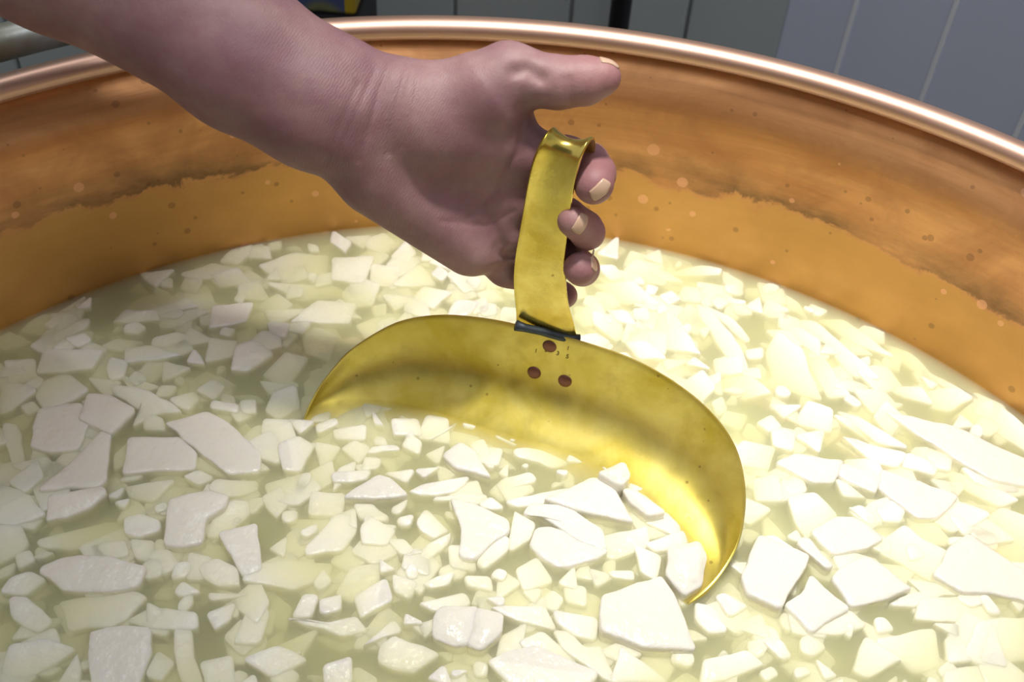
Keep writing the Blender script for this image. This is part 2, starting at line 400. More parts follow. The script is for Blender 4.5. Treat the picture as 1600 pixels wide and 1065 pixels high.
# traced outlines, in the crop each was read from: (x0, y0, scale), then polygons
CROPS = {
'A': (0, 480, 3.55, [[(250,230),(560,235),(500,330),(215,345)], [(230,160),(440,60),(490,60),(470,110),(260,200),(220,200)],
  [(215,400),(330,360),(390,375),(480,450),(400,500),(250,550),(200,480)], [(500,490),(620,500),(735,575),(620,700),(450,620)],
  [(220,560),(440,540),(490,620),(430,780),(280,795),(180,760)], [(560,700),(600,720),(590,960),(540,990),(240,1000),(400,870)],
  [(730,740),(980,730),(1070,800),(1060,890),(700,920)], [(940,660),(1150,600),(1250,640),(1420,800),(1420,890),(1260,915),(1100,780)],
  [(620,430),(760,440),(900,500),(990,570),(860,580),(730,640),(790,560),(650,480)], [(940,500),(1080,450),(1110,490),(1040,560)],
  [(610,270),(700,300),(690,380),(610,385),(590,330)], [(700,215),(820,200),(1000,260),(860,290),(700,295)],
  [(620,70),(700,10),(860,10),(880,60),(700,75)], [(850,160),(980,130),(1060,150),(920,205),(840,200)],
  [(1180,510),(1320,540),(1310,580),(1170,550)], [(20,640),(100,640),(130,830),(60,840),(20,700)],
  [(700,980),(900,960),(960,950),(850,1055),(720,1040)], [(1160,1000),(1200,950),(1420,940),(1420,1000),(1240,1040)],
  [(1330,510),(1420,500),(1420,580),(1350,570)], [(0,400),(150,420),(190,460),(60,560),(0,570)], [(360,160),(470,130),(500,180),(430,215)]]),
'B': (0, 765, 3.55, [[(280,40),(560,0),(580,30),(500,110),(350,150),(270,170)], [(220,270),(560,150),(680,140),(690,220),(560,260),(400,310),(250,300)],
  [(690,150),(780,120),(880,160),(880,220),(760,255),(690,230)], [(490,330),(560,280),(680,270),(700,350),(620,375),(500,355)],
  [(950,70),(1150,35),(1270,60),(1230,120),(1140,180),(1130,290),(1000,310),(930,290)], [(1170,170),(1280,60),(1370,60),(1370,130),(1240,240),(1150,240)],
  [(1220,250),(1420,200),(1440,430),(1350,470),(1270,350)], [(250,440),(360,380),(600,380),(800,430),(750,530),(560,560),(350,550)],
  [(340,600),(560,570),(740,560),(800,590),(700,690),(600,740),(400,750)], [(720,710),(830,640),(1080,680),(1080,760),(850,760)],
  [(500,790),(700,770),(820,780),(820,880),(760,1065),(520,1065),(500,900)], [(950,480),(980,400),(1050,390),(1050,450),(1000,480)],
  [(960,560),(1010,500),(1110,560),(1000,590)], [(1110,420),(1200,370),(1300,430),(1330,520),(1200,520),(1120,480)],
  [(-20,190),(100,200),(155,280),(100,340),(-20,390)], [(60,600),(160,600),(280,720),(200,780),(60,700)], [(-20,0),(150,20),(240,130),(60,185),(-20,180)],
  [(60,860),(250,840),(400,880),(300,950),(120,1040),(-10,1065)], [(300,1065),(430,900),(440,1000),(420,1100)],
  [(970,770),(1060,770),(1080,930),(1130,1065),(1020,1065),(960,900)], [(1150,680),(1300,620),(1270,720),(1190,780)], [(1150,560),(1420,560),(1170,610)]]),
'E': (300, 700, 3.55, [[(640,540),(800,360),(890,370),(890,460),(830,560),(650,580)], [(600,460),(690,400),(700,440),(640,490)],
  [(500,340),(580,330),(580,390),(530,415),(490,390)], [(360,640),(460,600),(760,610),(730,680),(560,760),(300,720)],
  [(230,1065),(300,900),(400,840),(420,920),(370,1065)], [(700,830),(830,800),(830,890),(720,910)],
  [(540,940),(760,960),(900,920),(960,1000),(820,1030),(740,1000)]]),
'D': (460, 600, 3.55, [[(290,630),(460,520),(540,540),(620,620),(540,640),(440,640)], [(640,590),(720,550),(960,510),(950,540),(880,600),(700,610)],
  [(830,410),(920,345),(1000,390),(1080,520),(1000,500),(900,480)], [(780,630),(900,600),(1060,600),(1060,640),(900,640)],
  [(1080,570),(1160,510),(1300,490),(1330,530),(1200,560),(1160,620)], [(1190,640),(1420,590),(1420,640),(1280,650)],
  [(870,650),(940,660),(1170,760),(1170,820),(1100,870),(1010,960),(930,940),(930,800)], [(680,760),(730,690),(860,800),(770,850),(690,810)],
  [(700,930),(740,880),(870,810),(860,860),(800,920),(740,960)], [(1010,970),(1120,840),(1190,850),(1180,920),(1060,1010)],
  [(330,660),(440,650),(460,690),(520,720),(500,745),(360,730)], [(570,740),(660,720),(640,780),(580,780)], [(540,680),(630,620),(630,670),(570,710)],
  [(540,190),(680,180),(710,270),(550,280)], [(210,240),(390,225),(390,300),(230,290)], [(400,380),(430,340),(560,340),(580,360)],
  [(980,320),(1050,290),(1110,450),(1070,450)], [(210,490),(280,480),(430,470),(400,520),(220,545)], [(520,850),(610,840),(660,920),(600,930)],
  [(1030,665),(1090,620),(1160,680),(1080,685)], [(110,210),(230,180),(240,220),(130,260)], [(740,290),(900,205),(860,250),(760,300)],
  [(500,480),(660,470),(620,540)], [(670,470),(810,450),(720,520)], [(1190,900),(1220,700),(1340,770),(1300,860),(1220,910)], [(420,140),(450,150),(500,230),(440,220)]]),
'H': (700, 680, 3.805, [[(410,80),(480,60),(660,70),(720,130),(620,170),(420,110)], [(590,400),(860,280),(960,300),(1060,480),(1090,520),(850,480)],
  [(470,480),(500,420),(700,440),(900,570),(920,680),(760,620),(560,490)], [(540,560),(600,550),(930,690),(860,740),(640,780),(490,660)],
  [(890,270),(1030,225),(1065,300),(1010,350),(900,290)], [(1040,350),(1100,350),(1280,480),(1180,500),(1080,420)],
  [(920,590),(1180,540),(1180,640),(1000,720),(920,690)], [(1310,700),(1480,670),(1530,760),(1500,900),(1400,960),(1300,850)],
  [(1180,640),(1400,560),(1420,640),(1250,680)], [(930,990),(1260,870),(1330,980),(1440,1270),(1160,1260),(930,1180)],
  [(960,800),(1100,790),(1110,850),(980,830)], [(430,170),(480,160),(470,190)], [(640,210),(720,200),(700,240)], [(360,390),(560,330),(840,290),(600,390),(420,410)]]),
'W': (560, 780, 3.7375, [[(440,700),(480,650),(690,650),(650,840),(560,860),(440,800)], [(690,660),(840,690),(830,800),(720,880),(640,850)],
  [(780,940),(900,880),(1050,860),(1370,1000),(1330,1065),(900,1065)], [(780,630),(1080,620),(1140,740),(950,710)],
  [(1150,760),(1240,760),(1330,860),(1420,840),(1500,1065),(1400,1000),(1210,880)], [(1150,650),(1390,690),(1380,800),(1280,800),(1160,720)],
  [(130,850),(200,790),(460,890),(300,1000),(220,980),(130,930)], [(1510,935),(1530,860),(1790,1040),(1480,1060)],
  [(360,600),(620,540),(640,600),(440,650)], [(260,730),(270,660),(380,720)], [(550,1000),(650,990),(560,1030)], [(30,850),(200,700),(240,760),(60,840)],
  [(200,430),(350,470),(290,560),(210,520)], [(370,480),(560,420),(520,490),(420,520)], [(620,440),(770,440),(780,520),(640,500)], [(740,570),(850,570),(830,620)]]),
'F': (1100, 780, 3.737, [[(230,470),(320,250),(590,370),(430,640),(250,560)], [(640,190),(760,110),(880,110),(1030,230),(940,280),(760,310)],
  [(350,210),(410,200),(540,290),(530,310),(370,260)], [(550,250),(600,240),(750,400),(700,420),(560,290)],
  [(800,420),(940,350),(1190,525),(970,600),(860,620),(760,480)], [(570,550),(620,460),(830,640),(620,760),(480,620)],
  [(620,760),(850,640),(940,730),(800,780),(640,780)], [(560,800),(620,770),(710,840),(640,910),(560,880)], [(120,540),(260,610),(150,670),(60,560)],
  [(0,940),(240,880),(350,960),(100,1040),(0,1060)], [(760,320),(860,295),(1020,330),(1020,370),(800,400)], [(950,800),(1160,930),(960,1020),(880,980)],
  [(840,50),(890,30),(980,120),(900,100)], [(1000,690),(1060,680),(1120,750),(1020,770)], [(530,980),(600,950),(640,1000),(540,1040)]]),
'G': (1250, 780, 3.737, [[(480,240),(620,160),(700,220),(880,310),(860,400),(800,460),(620,360),(490,300)],
  [(880,310),(990,230),(1260,410),(1340,430),(1340,600),(1100,540),(950,540),(800,450)], [(1020,160),(1180,50),(1340,110),(1340,300),(1240,390),(1030,200)],
  [(790,110),(920,0),(1100,80),(1020,150),(900,170)], [(640,460),(860,490),(950,540),(820,540),(690,600),(560,620),(530,590),(720,530)],
  [(690,690),(720,570),(1030,550),(1130,700),(850,700)], [(720,750),(790,750),(830,950),(680,980),(460,820)], [(870,800),(930,760),(1020,930),(870,940)],
  [(850,1000),(1060,950),(1200,1010),(1160,1085),(860,1085)], [(1050,720),(1340,670),(1340,900),(1110,950),(980,900)],
  [(870,220),(960,210),(980,230),(880,260)], [(1050,560),(1090,550),(1180,660),(1110,660)]]),
'I': (1150, 640, 3.5556, [[(240,300),(340,250),(580,290),(540,400),(430,400)], [(590,310),(800,360),(770,460),(640,400),(570,370)],
  [(820,345),(1210,480),(1100,600),(1000,590),(800,440)], [(600,150),(940,240),(900,310),(780,290)], [(960,240),(1130,300),(1100,360),(930,310)],
  [(870,30),(1250,110),(1620,290),(1620,420),(1400,370),(1100,190)], [(1150,300),(1240,330),(1560,490),(1460,520),(1240,400)],
  [(1270,320),(1400,380),(1600,440),(1560,470),(1340,400)], [(560,30),(760,70),(940,200),(760,160)], [(560,380),(620,400),(740,480),(600,470)],
  [(60,370),(250,400),(380,480),(200,490)], [(290,490),(440,460),(560,570),(400,690),(330,600)], [(620,540),(700,530),(830,620),(740,620)]]),
'K': (1200, 420, 3.55, [[(60,350),(180,440),(290,690),(60,620),(0,450)], [(70,310),(240,370),(400,620),(450,680),(330,680),(200,440)],
  [(60,270),(270,290),(560,540),(600,590),(450,560),(330,400)], [(280,250),(440,270),(680,470),(600,440),(500,400)],
  [(640,380),(800,440),(930,570),(1160,700),(1000,640),(800,520)], [(660,630),(850,650),(910,740),(780,700)], [(900,660),(1050,650),(1130,710),(1020,770),(910,740)],
  [(1130,730),(1270,710),(1250,880),(1040,790)], [(1300,760),(1420,870),(1440,1000),(1260,870)], [(400,780),(520,820),(760,980),(600,950)]]),
'J': (860, 440, 4.0, [[(140,180),(290,100),(380,240),(220,250)], [(350,160),(470,170),(530,260),(420,230)], [(720,170),(800,230),(930,440),(700,380),(560,260)],
  [(930,140),(1010,180),(1190,400),(1230,540),(1100,440),(960,220)], [(960,130),(1150,230),(1240,350),(1200,340)], [(850,500),(900,460),(1000,540)],
  [(1030,470),(1190,460),(1210,560),(1040,550)], [(470,370),(600,370),(720,470),(560,460)], [(1000,580),(1250,560),(1370,680),(1200,700),(1100,640)]]),
'N': (880, 340, 3.55, [[(560,280),(760,250),(880,280),(860,310),(700,300)], [(600,330),(800,380),(1000,460),(960,470),(740,420),(620,400)],
  [(180,340),(380,350),(520,470),(300,440)], [(1200,580),(1320,600),(1420,680),(1420,760),(1280,640)]]),
'L': (0, 320, 3.55, [[(220,580),(420,490),(460,500),(340,590),(230,620)], [(680,560),(780,470),(1000,490),(1080,560),(860,600),(640,640)],
  [(880,630),(1050,570),(1150,590),(1000,650),(900,660)], [(1010,370),(1180,310),(1300,350),(1200,400),(1050,400)]]),
'M': (300, 320, 3.55, [[(380,330),(560,260),(740,260),(720,380),(500,400)], [(790,290),(1000,280),(950,420),(780,400)], [(1120,430),(1260,310),(1340,420),(1150,440)],
  [(440,430),(780,420),(900,470),(600,500)], [(560,640),(700,520),(900,540),(860,640)], [(120,560),(330,540),(300,640),(100,680)], [(100,380),(250,350),(330,420),(150,440)]]),
}
# pieces that stand clear of the whey: (crop, index) -> (height, thickness, bulge, own label)
RAISED = {
 ('A', 3): (.0022, .010, .0004, 'wet five-cornered curd slab standing proud on the left, glinting along its right corner'),
 ('A', 7): (.0010, .010, .0, 'large long smooth curd slab left of the scoop tip, pointing down to the right'),
 ('A', 6): (.0012, .010, .0, 'broad flat curd slab with a bright glinting front edge, left of the scoop'),
 ('A', 5): (.0012, .010, .0006, 'wrinkled wedge-shaped curd with glinting lower corner near the left edge'),
 ('A', 4): (.0004, .010, .0, 'broad dull curd slab at the left edge below a wedge-topped piece'),
 ('B', 4): (.0026, .012, .0008, 'thick wet curd block with a ragged glossy outline, lower left of the scoop'),
 ('B', 7): (.0012, .010, .0006, 'long lens-shaped curd with a dotted row of glints, lower left'),
 ('B', 10): (.0004, .012, .0, 'large tombstone-shaped curd slab at the bottom left edge of the view'),
 ('B', 0): (.0018, .010, .0004, 'wet oblong curd with a white streak of glint near the left edge'),
 ('B', 6): (.0008, .010, .0, 'pale triangular curd pointing down beside the thick wet block'),
 ('H', 1): (.0035, .012, .0010, 'big wet curd wedge in the scoop streaked with glints'),
 ('H', 2): (.0022, .012, .0, 'long smooth curd slab inside the scoop below the glinting wedge'),
 ('H', 3): (.0014, .012, .0, 'broad curd slab at the front of the scoop catch'),
 ('H', 4): (.0095, .016, .0008, 'small peaked curd leaning against the brass wall of the scoop'),
 ('H', 5): (.0050, .012, .0012, 'narrow shiny curd lying along the brass wall of the scoop'),
 ('H', 7): (.0050, .014, .0030, 'smooth rounded curd bulging in the right end of the scoop'),
 ('H', 9): (.0040, .014, .0010, 'large flared curd block in front of the right tip of the scoop'),
 ('D', 6): (.0016, .010, .0, 'largest smooth curd slab in the middle of the scoop'),
 ('D', 2): (.0030, .010, .0003, 'bright four-cornered curd under the shaded side of the scoop'),
 ('D', 0): (.0022, .010, .0, 'fan-shaped curd with a pointed left end in front of the scoop'),
 ('F', 0): (.0052, .014, .0, 'clean square-cut curd right of the scoop tip, tilted with one glinting edge'),
 ('F', 4): (.0022, .012, .0, 'large four-cornered curd slab to the lower right of the clean square curd'),
 ('F', 1): (.0012, .012, .0, 'four-cornered curd slab above the narrow stick-shaped curd, right of the scoop'),
 ('F', 3): (.0030, .010, .0, 'narrow stick-shaped curd beside the clean square curd'),
 ('F', 5): (.0018, .012, .0, 'arched curd slab just below the clean square curd'),
 ('G', 1): (.0020, .012, .0, 'very large curd slab at the right edge, in the middle of the cut rows'),
 ('I', 5): (.0006, .010, .0, 'longest curd strip, running down to the right edge of the view'),
 ('I', 2): (.0012, .010, .0, 'oblong curd in the straight cut row right of the scoop'),
 ('I', 1): (.0010, .010, .0, 'small square curd second in the straight cut row right of the scoop'),
 ('I', 0): (.0010, .010, .0, 'first square curd of the straight cut row beside the scoop'),
 ('W', 0): (.0024, .012, .0012, 'left half of a rounded split curd near the bottom middle'),
 ('W', 1): (.0030, .012, .0012, 'right half of a rounded split curd near the bottom middle'),
 ('W', 2): (.0000, .012, .0, 'wide dull curd slab cut off by the bottom edge in the middle'),
}
WHERE = {
 'A': 'in shade at the vat left', 'B': 'in the dim lower left', 'E': 'just left of the scoop front',
 'D': 'in the scoop left half', 'H': 'in the scoop right half', 'W': 'at the bottom middle',
 'F': 'right of the scoop tip', 'G': 'at the lower right', 'I': 'in the cut rows, right',
 'K': 'fanned along the right wall', 'J': 'fanned out behind the scoop', 'N': 'near the far wall',
 'L': 'near the far left wall', 'M': 'in the bright strip below the arm'}
traced_world = []
shell_pts = []
ncurd = 0; PEND = {}
def shape_word(poly):
    n = len(poly); xs = [p[0] for p in poly]; ys = [p[1] for p in poly]
    P = np.array(poly, float); Q = P-P.mean(0); ev = np.sort(np.linalg.eigvalsh(Q.T@Q)); ratio = math.sqrt(ev[1]/max(ev[0], 1e-9))
    area_ = abs(sum(P[i][0]*P[(i+1) % n][1]-P[(i+1) % n][0]*P[i][1] for i in range(n)))/2
    size = 'large' if area_ > 1.1e-3 else ('middling' if area_ > 3.5e-4 else 'small')
    shp = 'strip' if ratio > 3.2 else ('triangular piece' if n == 3 else ('four-cornered piece' if n == 4 else ('oblong piece' if ratio > 1.9 else 'blocky piece')))
    return size, shp
for ck, (ox, oy, scl, polys) in CROPS.items():
    for pi, poly in enumerate(polys):
        wp = [onz(ox+p[0]/scl, oy+p[1]/scl)[:2] for p in poly]
        cc = sum(wp)/len(wp); wp = [cc+(p-cc)*1.12 for p in wp]
        # keep clear of the vat wall
        wp = [VC+(p-VC)*min(1, (R0-.004)/max(np.linalg.norm(p-VC), 1e-6)) for p in wp]
        rs = random.Random(hash((ord(ck), pi)) & 0xffff)
        R_ = RAISED.get((ck, pi))
        if R_: zt_, th_, bl_, lab = R_
        else: zt_, th_, bl_, lab = rs.uniform(-.0026, .0002), rs.uniform(.006, .009), 0.0, None
        if ck in 'DH' and not R_: zt_ += .0012
        gx, gy = (rs.uniform(-.05, .05), rs.uniform(-.03, .06)) if R_ else (rs.uniform(-.13, .13), rs.uniform(-.10, .13))
        if ck in 'KNJ': gx, gy = rs.uniform(.10, .22), rs.uniform(-.02, .12)       # shingled slices
        if (ck, pi) == ('F', 0): gx, gy = .08, -.03
        V, Fc, c = slab_geo(wp, zt_, gx, gy, th_, .0014, .0016, bl_)
        zmax = max(v[2] for v in V)
        if not R_:
            dz_ = rs.uniform(-.0010, .0005)-zmax; V = [(v[0], v[1], v[2]+dz_) for v in V]
        o = mesh_obj('curd', V, Fc, M_curd); o.location = (c.x, c.y, Z0); ncurd += 1
        sz, sh = shape_word([(p[0], p[1]) for p in wp])
        g = f'{sz} {sh}s of white curd {WHERE[ck]}'
        if lab: tag(o, lab, 'curd', 'curds standing out clearly in the vat')
        else:
            tag(o, None, 'curd', g); PEND.setdefault((sz, sh, ck), []).append((np.mean([ox+p[0]/scl for p in poly]), o))
        traced_world.append((ck, [(float(p[0]), float(p[1])) for p in wp]))

# pieces filling the gaps between the traced ones
def inside(x, y, P):
    c_ = False
    for i in range(len(P)):
        (x1, y1), (x2, y2) = P[i], P[i-1]
        if (y1 > y) != (y2 > y) and x < (x2-x1)*(y-y1)/(y2-y1)+x1: c_ = not c_
    return c_
def segd(x, y, P):
    m_ = 9.0
    for i in range(len(P)):
        (x1, y1), (x2, y2) = P[i], P[i-1]; dx, dy = x2-x1, y2-y1
        t = max(0, min(1, ((x-x1)*dx+(y-y1)*dy)/(dx*dx+dy*dy+1e-12))); m_ = min(m_, math.hypot(x-x1-t*dx, y-y1-t*dy))
    return m_
def near_scoop(px, py):
    return 470 < px < 1175 and (490-.0*px) < py < 700 and py > 480 and not (py > 640+(px-500)*.22)
r = random.Random(21); fills = []
for tries in range(6000):
    if len(fills) >= 112: break
    px, py = r.uniform(5, 1595), r.uniform(375, 1060)
    if near_scoop(px, py): continue
    w0 = onz(px, py); x, y = float(w0[0]), float(w0[1])
    if math.hypot(x-VC[0], y-VC[1]) > R0-.008: continue
    best, bck = 9.0, None
    for ck, P in traced_world:
        if abs(P[0][0]-x) > .09 or abs(P[0][1]-y) > .09: continue
        d_ = -1 if inside(x, y, P) else segd(x, y, P)
        if d_ < best: best, bck = d_, ck
    if bck is None: bck, best = 'L', .01
    lim = .0042 if tries < 3000 else .0028
    if best < lim: continue
    size = min(best*1.35, .014)*r.uniform(.85, 1.1)
    n_ = r.choice([3, 4, 4, 4, 5]); rot = r.uniform(0, math.pi); asp = r.uniform(.6, 1.0); P = []
    for k in range(n_):
        a = 2*math.pi*k/n_+r.uniform(-.3, .3); rr = size*r.uniform(.85, 1.25); u_, v_ = rr*math.cos(a), rr*math.sin(a)*asp
        P.append((x+u_*math.cos(rot)-v_*math.sin(rot), y+u_*math.sin(rot)+v_*math.cos(rot)))
    V, Fc, c = slab_geo(P, 0, r.uniform(-.12, .12), r.uniform(-.08, .12), .007, .0012, .0012, 0)
    dz_ = r.uniform(-.0016, .0005)-max(v[2] for v in V)
    o = mesh_obj('curd', [(v[0], v[1], v[2]+dz_) for v in V], Fc, M_curd); o.location = (c.x, c.y, Z0)
    sz, sh = shape_word(P); o['category'] = 'curd'; o['group'] = f'{sz} {sh}s of white curd {WHERE[bck]}'
    PEND.setdefault((sz, sh, bck), []).append((px, o)); traced_world.append((bck, P)); fills.append(1); ncurd += 1
ORD = ['leftmost', 'second', 'third', 'fourth', 'fifth', 'sixth', 'seventh', 'eighth', 'ninth', 'tenth', 'eleventh', 'twelfth', 'thirteenth', 'fourteenth', 'fifteenth', 'sixteenth',
       'seventeenth', 'eighteenth', 'nineteenth', 'twentieth', 'twenty-first', 'twenty-second', 'twenty-third', 'twenty-fourth', 'twenty-fifth', 'twenty-sixth', 'twenty-seventh', 'twenty-eighth', 'twenty-ninth', 'thirtieth']
NUM = ['', 'one', 'two', 'three', 'four', 'five', 'six', 'seven', 'eight', 'nine', 'ten', 'eleven', 'twelve', 'thirteen', 'fourteen', 'fifteen', 'sixteen', 'seventeen', 'eighteen', 'nineteen', 'twenty']+['many']*20
for (sz, sh_, ck), lst in PEND.items():
    lst.sort(key=lambda t: t[0]); n_ = len(lst)
    for i, (_, o) in enumerate(lst):
        if n_ == 1: o['label'] = f'only {sz} {sh_} of curd {WHERE[ck]}'
        elif i == n_-1: o['label'] = f'rightmost of the {NUM[n_]} {sz} {sh_}s of curd {WHERE[ck]}'
        elif i == 0: o['label'] = f'leftmost of the {NUM[n_]} {sz} {sh_}s of curd {WHERE[ck]}'
        else: o['label'] = f'{ORD[i]} from left of {NUM[n_]} {sz} {sh_}s {WHERE[ck]}'
# sunken pieces under the traced ones: past counting, joined
def random_poly(r, cx, cy, rot, size):
    n = r.choice([3, 4, 4, 4, 5]); asp = r.uniform(.45, 1.0); P = []
    for k in range(n):
        a = 2*math.pi*k/n + r.uniform(-.3, .3); rr = size*r.uniform(.75, 1.2)
        x, y = rr*math.cos(a), rr*math.sin(a)*asp
        P.append((cx+x*math.cos(rot)-y*math.sin(rot), cy+x*math.sin(rot)+y*math.cos(rot)))
    return P
BV, BF = [], []
r = random.Random(5)
for i in range(3000):
    a = r.uniform(0, 2*math.pi); q_ = (R0-.003)*math.sqrt(r.random()); cx, cy = VC[0]+q_*math.cos(a), VC[1]+q_*math.sin(a)
    if cy < .05: continue
    V, Fc, c = slab_geo(random_poly(r, cx, cy, r.uniform(0, math.pi), r.uniform(.006, .018)), r.uniform(-.0085, -.0008), r.uniform(-.12, .12), r.uniform(-.12, .12), .006, .0012)
    b0 = len(BV)
    top = max(v[2] for v in V); sh = min(0, -.0003-top)
    for v in V:
        x_, y_ = v[0]+c.x-VC[0], v[1]+c.y-VC[1]; k_ = min(1, (R0-.0015)/math.hypot(x_, y_)); BV.append((VC[0]+x_*k_, VC[1]+y_*k_, v[2]+sh))
    BF += [tuple(x+b0 for x in f) for f in Fc]
o = mesh_obj('sunken_curds', BV, BF, M_curd); o.location.z = Z0
tag(o, 'jumble of sunken curd pieces dim under the yellow whey', 'curd', kind='stuff')

# ------------------------------------------------------------------ brass scoop
def cr(P, n):
    """centripetal-ish resample of a polyline with Catmull-Rom"""
    P = [np.array(p, float) for p in P]; P = [2*P[0]-P[1]]+P+[2*P[-1]-P[-2]]
    d_ = [0.0]
    for i in range(1, len(P)-2): d_.append(d_[-1]+np.linalg.norm(P[i+1]-P[i])+1e-9)
    out = []
    for k in range(n):
        s = d_[-1]*k/(n-1); i = max(j for j in range(len(d_)-1) if d_[j] <= s+1e-12) if s < d_[-1] else len(d_)-2
        t = (s-d_[i])/(d_[i+1]-d_[i]); p0, p1, p2, p3 = P[i], P[i+1], P[i+2], P[i+3]
        out.append(.5*((2*p1)+(p2-p0)*t+(2*p0-5*p1+4*p2-p3)*t*t+(3*p1-p0-3*p2+p3)*t**3))
    return out
RIM = [(475,657,-.001),(483,635,.005),(500,603,.012),(523,573,.020),(550,545,.028),(600,513,.040),(640,498,.046),(690,492,.051),(740,495,.054),(790,503,.057),(850,518,.0585),(905,532,.0585),
       (980,557,.057),(1040,588,.054),(1090,624,.049),(1128,664,.043),(1152,706,.036),(1163,755,.0275),(1163,800,.020),(1153,848,.013),(1130,890,.007),(1103,920,.003),(1075,942,-.001)]
WAT = [(475,659),(492,642),(520,630),(560,626),(610,630),(670,642),(740,664),(810,686),(880,704),(940,730),(1000,762),(1060,818),(1098,862),(1110,892),(1100,922),(1075,943)]
NU, NV = 110, 31
Rw = cr([onz(*p) for p in RIM], NU); Ww = cr([onz(p[0], p[1], -.0012) for p in WAT], NU)
cen = np.array([-0.01, 0.335, Z0])
SV, SF = [], []
for i in range(NU):
    u = i/(NU-1); s = math.sin(math.pi*u)**.6
    R_, W_ = Rw[i], Ww[i]
    inward = cen-W_; inward[2] = 0
    B_ = W_+inward*.50*s; B_[2] = Z0-.001-.024*s
    hgt = max(R_[2]-W_[2], 0)
    P0 = R_+np.array([0, 0, hgt*.4])+(R_-W_)*.15*np.array([1, 1, 0])
    P3 = W_+inward*.98*s; P3[2] = Z0-.028*s
    edge_ = R_-W_; out_ = -inward/max(np.linalg.norm(inward), 1e-6); pn = out_*edge_[2]-np.array([0, 0, 1.0])*float(edge_@out_); ln = np.linalg.norm(pn)
    M_ = .45*R_+.55*W_+(pn/ln if ln > 1e-9 else 0)*.17*np.linalg.norm(edge_)
    pts = [P0, R_, M_, W_, B_, P3]
    for j in range(NV):
        t = 3.0*j/(NV-1); k = min(int(t), 2); f = t-k
        p0, p1, p2, p3 = pts[k], pts[k+1], pts[k+2], pts[k+3]
        SV.append(.5*((2*p1)+(p2-p0)*f+(2*p0-5*p1+4*p2-p3)*f*f+(3*p1-p0-3*p2+p3)*f**3))
for i in range(NU-1):
    for j in range(NV-1):
        a = i*NV+j; SF.append((a, a+1, a+NV+1, a+NV))
base = onz(855, 520, .0585)
scoop = tag(empty('brass_scoop', (base[0], base[1], Z0)), 'half-round brass curd scoop with strap handle, gripped by the hand and dipped in the curds', 'scoop')
def scoop_part(name, V, F_, mat, thick=None, off=0.0):
    o = mesh_obj(name, [Vector(v)-scoop.location for v in V], F_, mat, scoop)
    if thick:
        md = o.modifiers.new('s', 'SOLIDIFY'); md.thickness = thick; md.offset = off
        md2 = o.modifiers.new('b', 'BEVEL'); md2.width = .0003; md2.segments = 2; md2.limit_method = 'ANGLE'
    return o
bowl = scoop_part('bowl', SV, SF, M_brass, .0011, 0)
bvh = BVHTree.FromPolygons([Vector(v) for v in SV], SF)
def on_shell(px, py):
    d_ = Vector(ray(px, py)).normalized(); hit = bvh.ray_cast(Vector(CAM), d_)
    p_, n_ = hit[0], hit[1]
    if n_.dot(d_) > 0: n_ = -n_
    return p_, n_
# rivets
for (px, py) in ((859, 540), (835, 581), (883, 594)):
    p_, n_ = on_shell(px, py); Rm = n_.to_track_quat('Z', 'Y').to_matrix()
    prof_ = [(0, .0013), (.0018, .0012), (.0032, .0009), (.0040, .0004), (.0043, -.0004)]
    V, Fc = [], []; n = 24
    for r_, z_ in prof_[1:]:
        for k in range(n): V.append(p_+Rm@Vector((r_*math.cos(2*math.pi*k/n), r_*math.sin(2*math.pi*k/n), z_+.0005)))
    V.append(p_+Rm@Vector((0, 0, .0018)))
    for j in range(3):
        for k in range(n): Fc.append((j*n+k, (j+1)*n+k, (j+1)*n+(k+1) % n, j*n+(k+1) % n))
    for k in range(n): Fc.append((k, (k+1) % n, 4*n))
    o = scoop_part('rivet', V, Fc, M_rivet); tag(o, 'dark copper rivet')
# stamped digits
def digit(ch, px, py, size):
    cu = bpy.data.curves.new('digit', 'FONT'); cu.body = ch; cu.size = size; cu.extrude = .00008; cu.align_x = 'CENTER'; cu.align_y = 'CENTER'
    tmp = bpy.data.objects.new('tmp', cu); sc.collection.objects.link(tmp)
    dg = bpy.context.evaluated_depsgraph_get(); me = bpy.data.meshes.new_from_object(tmp.evaluated_get(dg)); bpy.data.objects.remove(tmp)
    p_, n_ = on_shell(px, py); n_ = n_.normalized()
    right = (Vector(RT)-n_*Vector(RT).dot(n_)).normalized(); right = (Matrix.Rotation(math.radians(-10), 3, n_)@right); up_ = n_.cross(right)
    Rm = Matrix((right, up_, n_)).transposed(); me.materials.append(M_digit)
    for v in me.vertices: v.co = p_+Rm@v.co+n_*.00065-scoop.location
    o = link(bpy.data.objects.new('stamped_digit', me), scoop); return o
for ch, px, py in (('1', 838, 547), ('3', 854, 546), ('3', 872, 551), ('1', 888, 543), ('5', 887, 556)): digit(ch, px, py, .0042)
# strap handle
def Dh(y):                                  # depth of the upright strap at image row y
    ys = [120, 181, 237, 291, 341, 389, 435, 479, 520, 560]; ds = [.4707, .4844, .4981, .5117, .5254, .5391, .5527, .5664, .5801, .594]
    return float(np.interp(y, ys, ds))
ROWS = [((806,512),(904,537),0,.0008),((807,492),(897,508),0,.0012),((804,462),(889,479),0,.0010),((803,430),(885,446),0,.0004),((806,395),(883,408),0,-.0002),((812,360),(886,372),0,-.0006),
        ((819,320),(891,332),0,-.0008),((826,280),(897,292),0,-.0010),((834,247),(904,258),0,-.0014),((842,228),(910,240),.0005,-.0022),((850,216),(917,229),.003,-.0032),
        ((858,209),(923,223),.007,-.0040),((864,207),(927,224),.012,-.0042),((868,213),(929,231),.018,-.0036),((869,226),(927,244),.0225,-.0020),((867,245),(923,262),.0245,-.0005),((864,268),(918,284),.0255,0)]
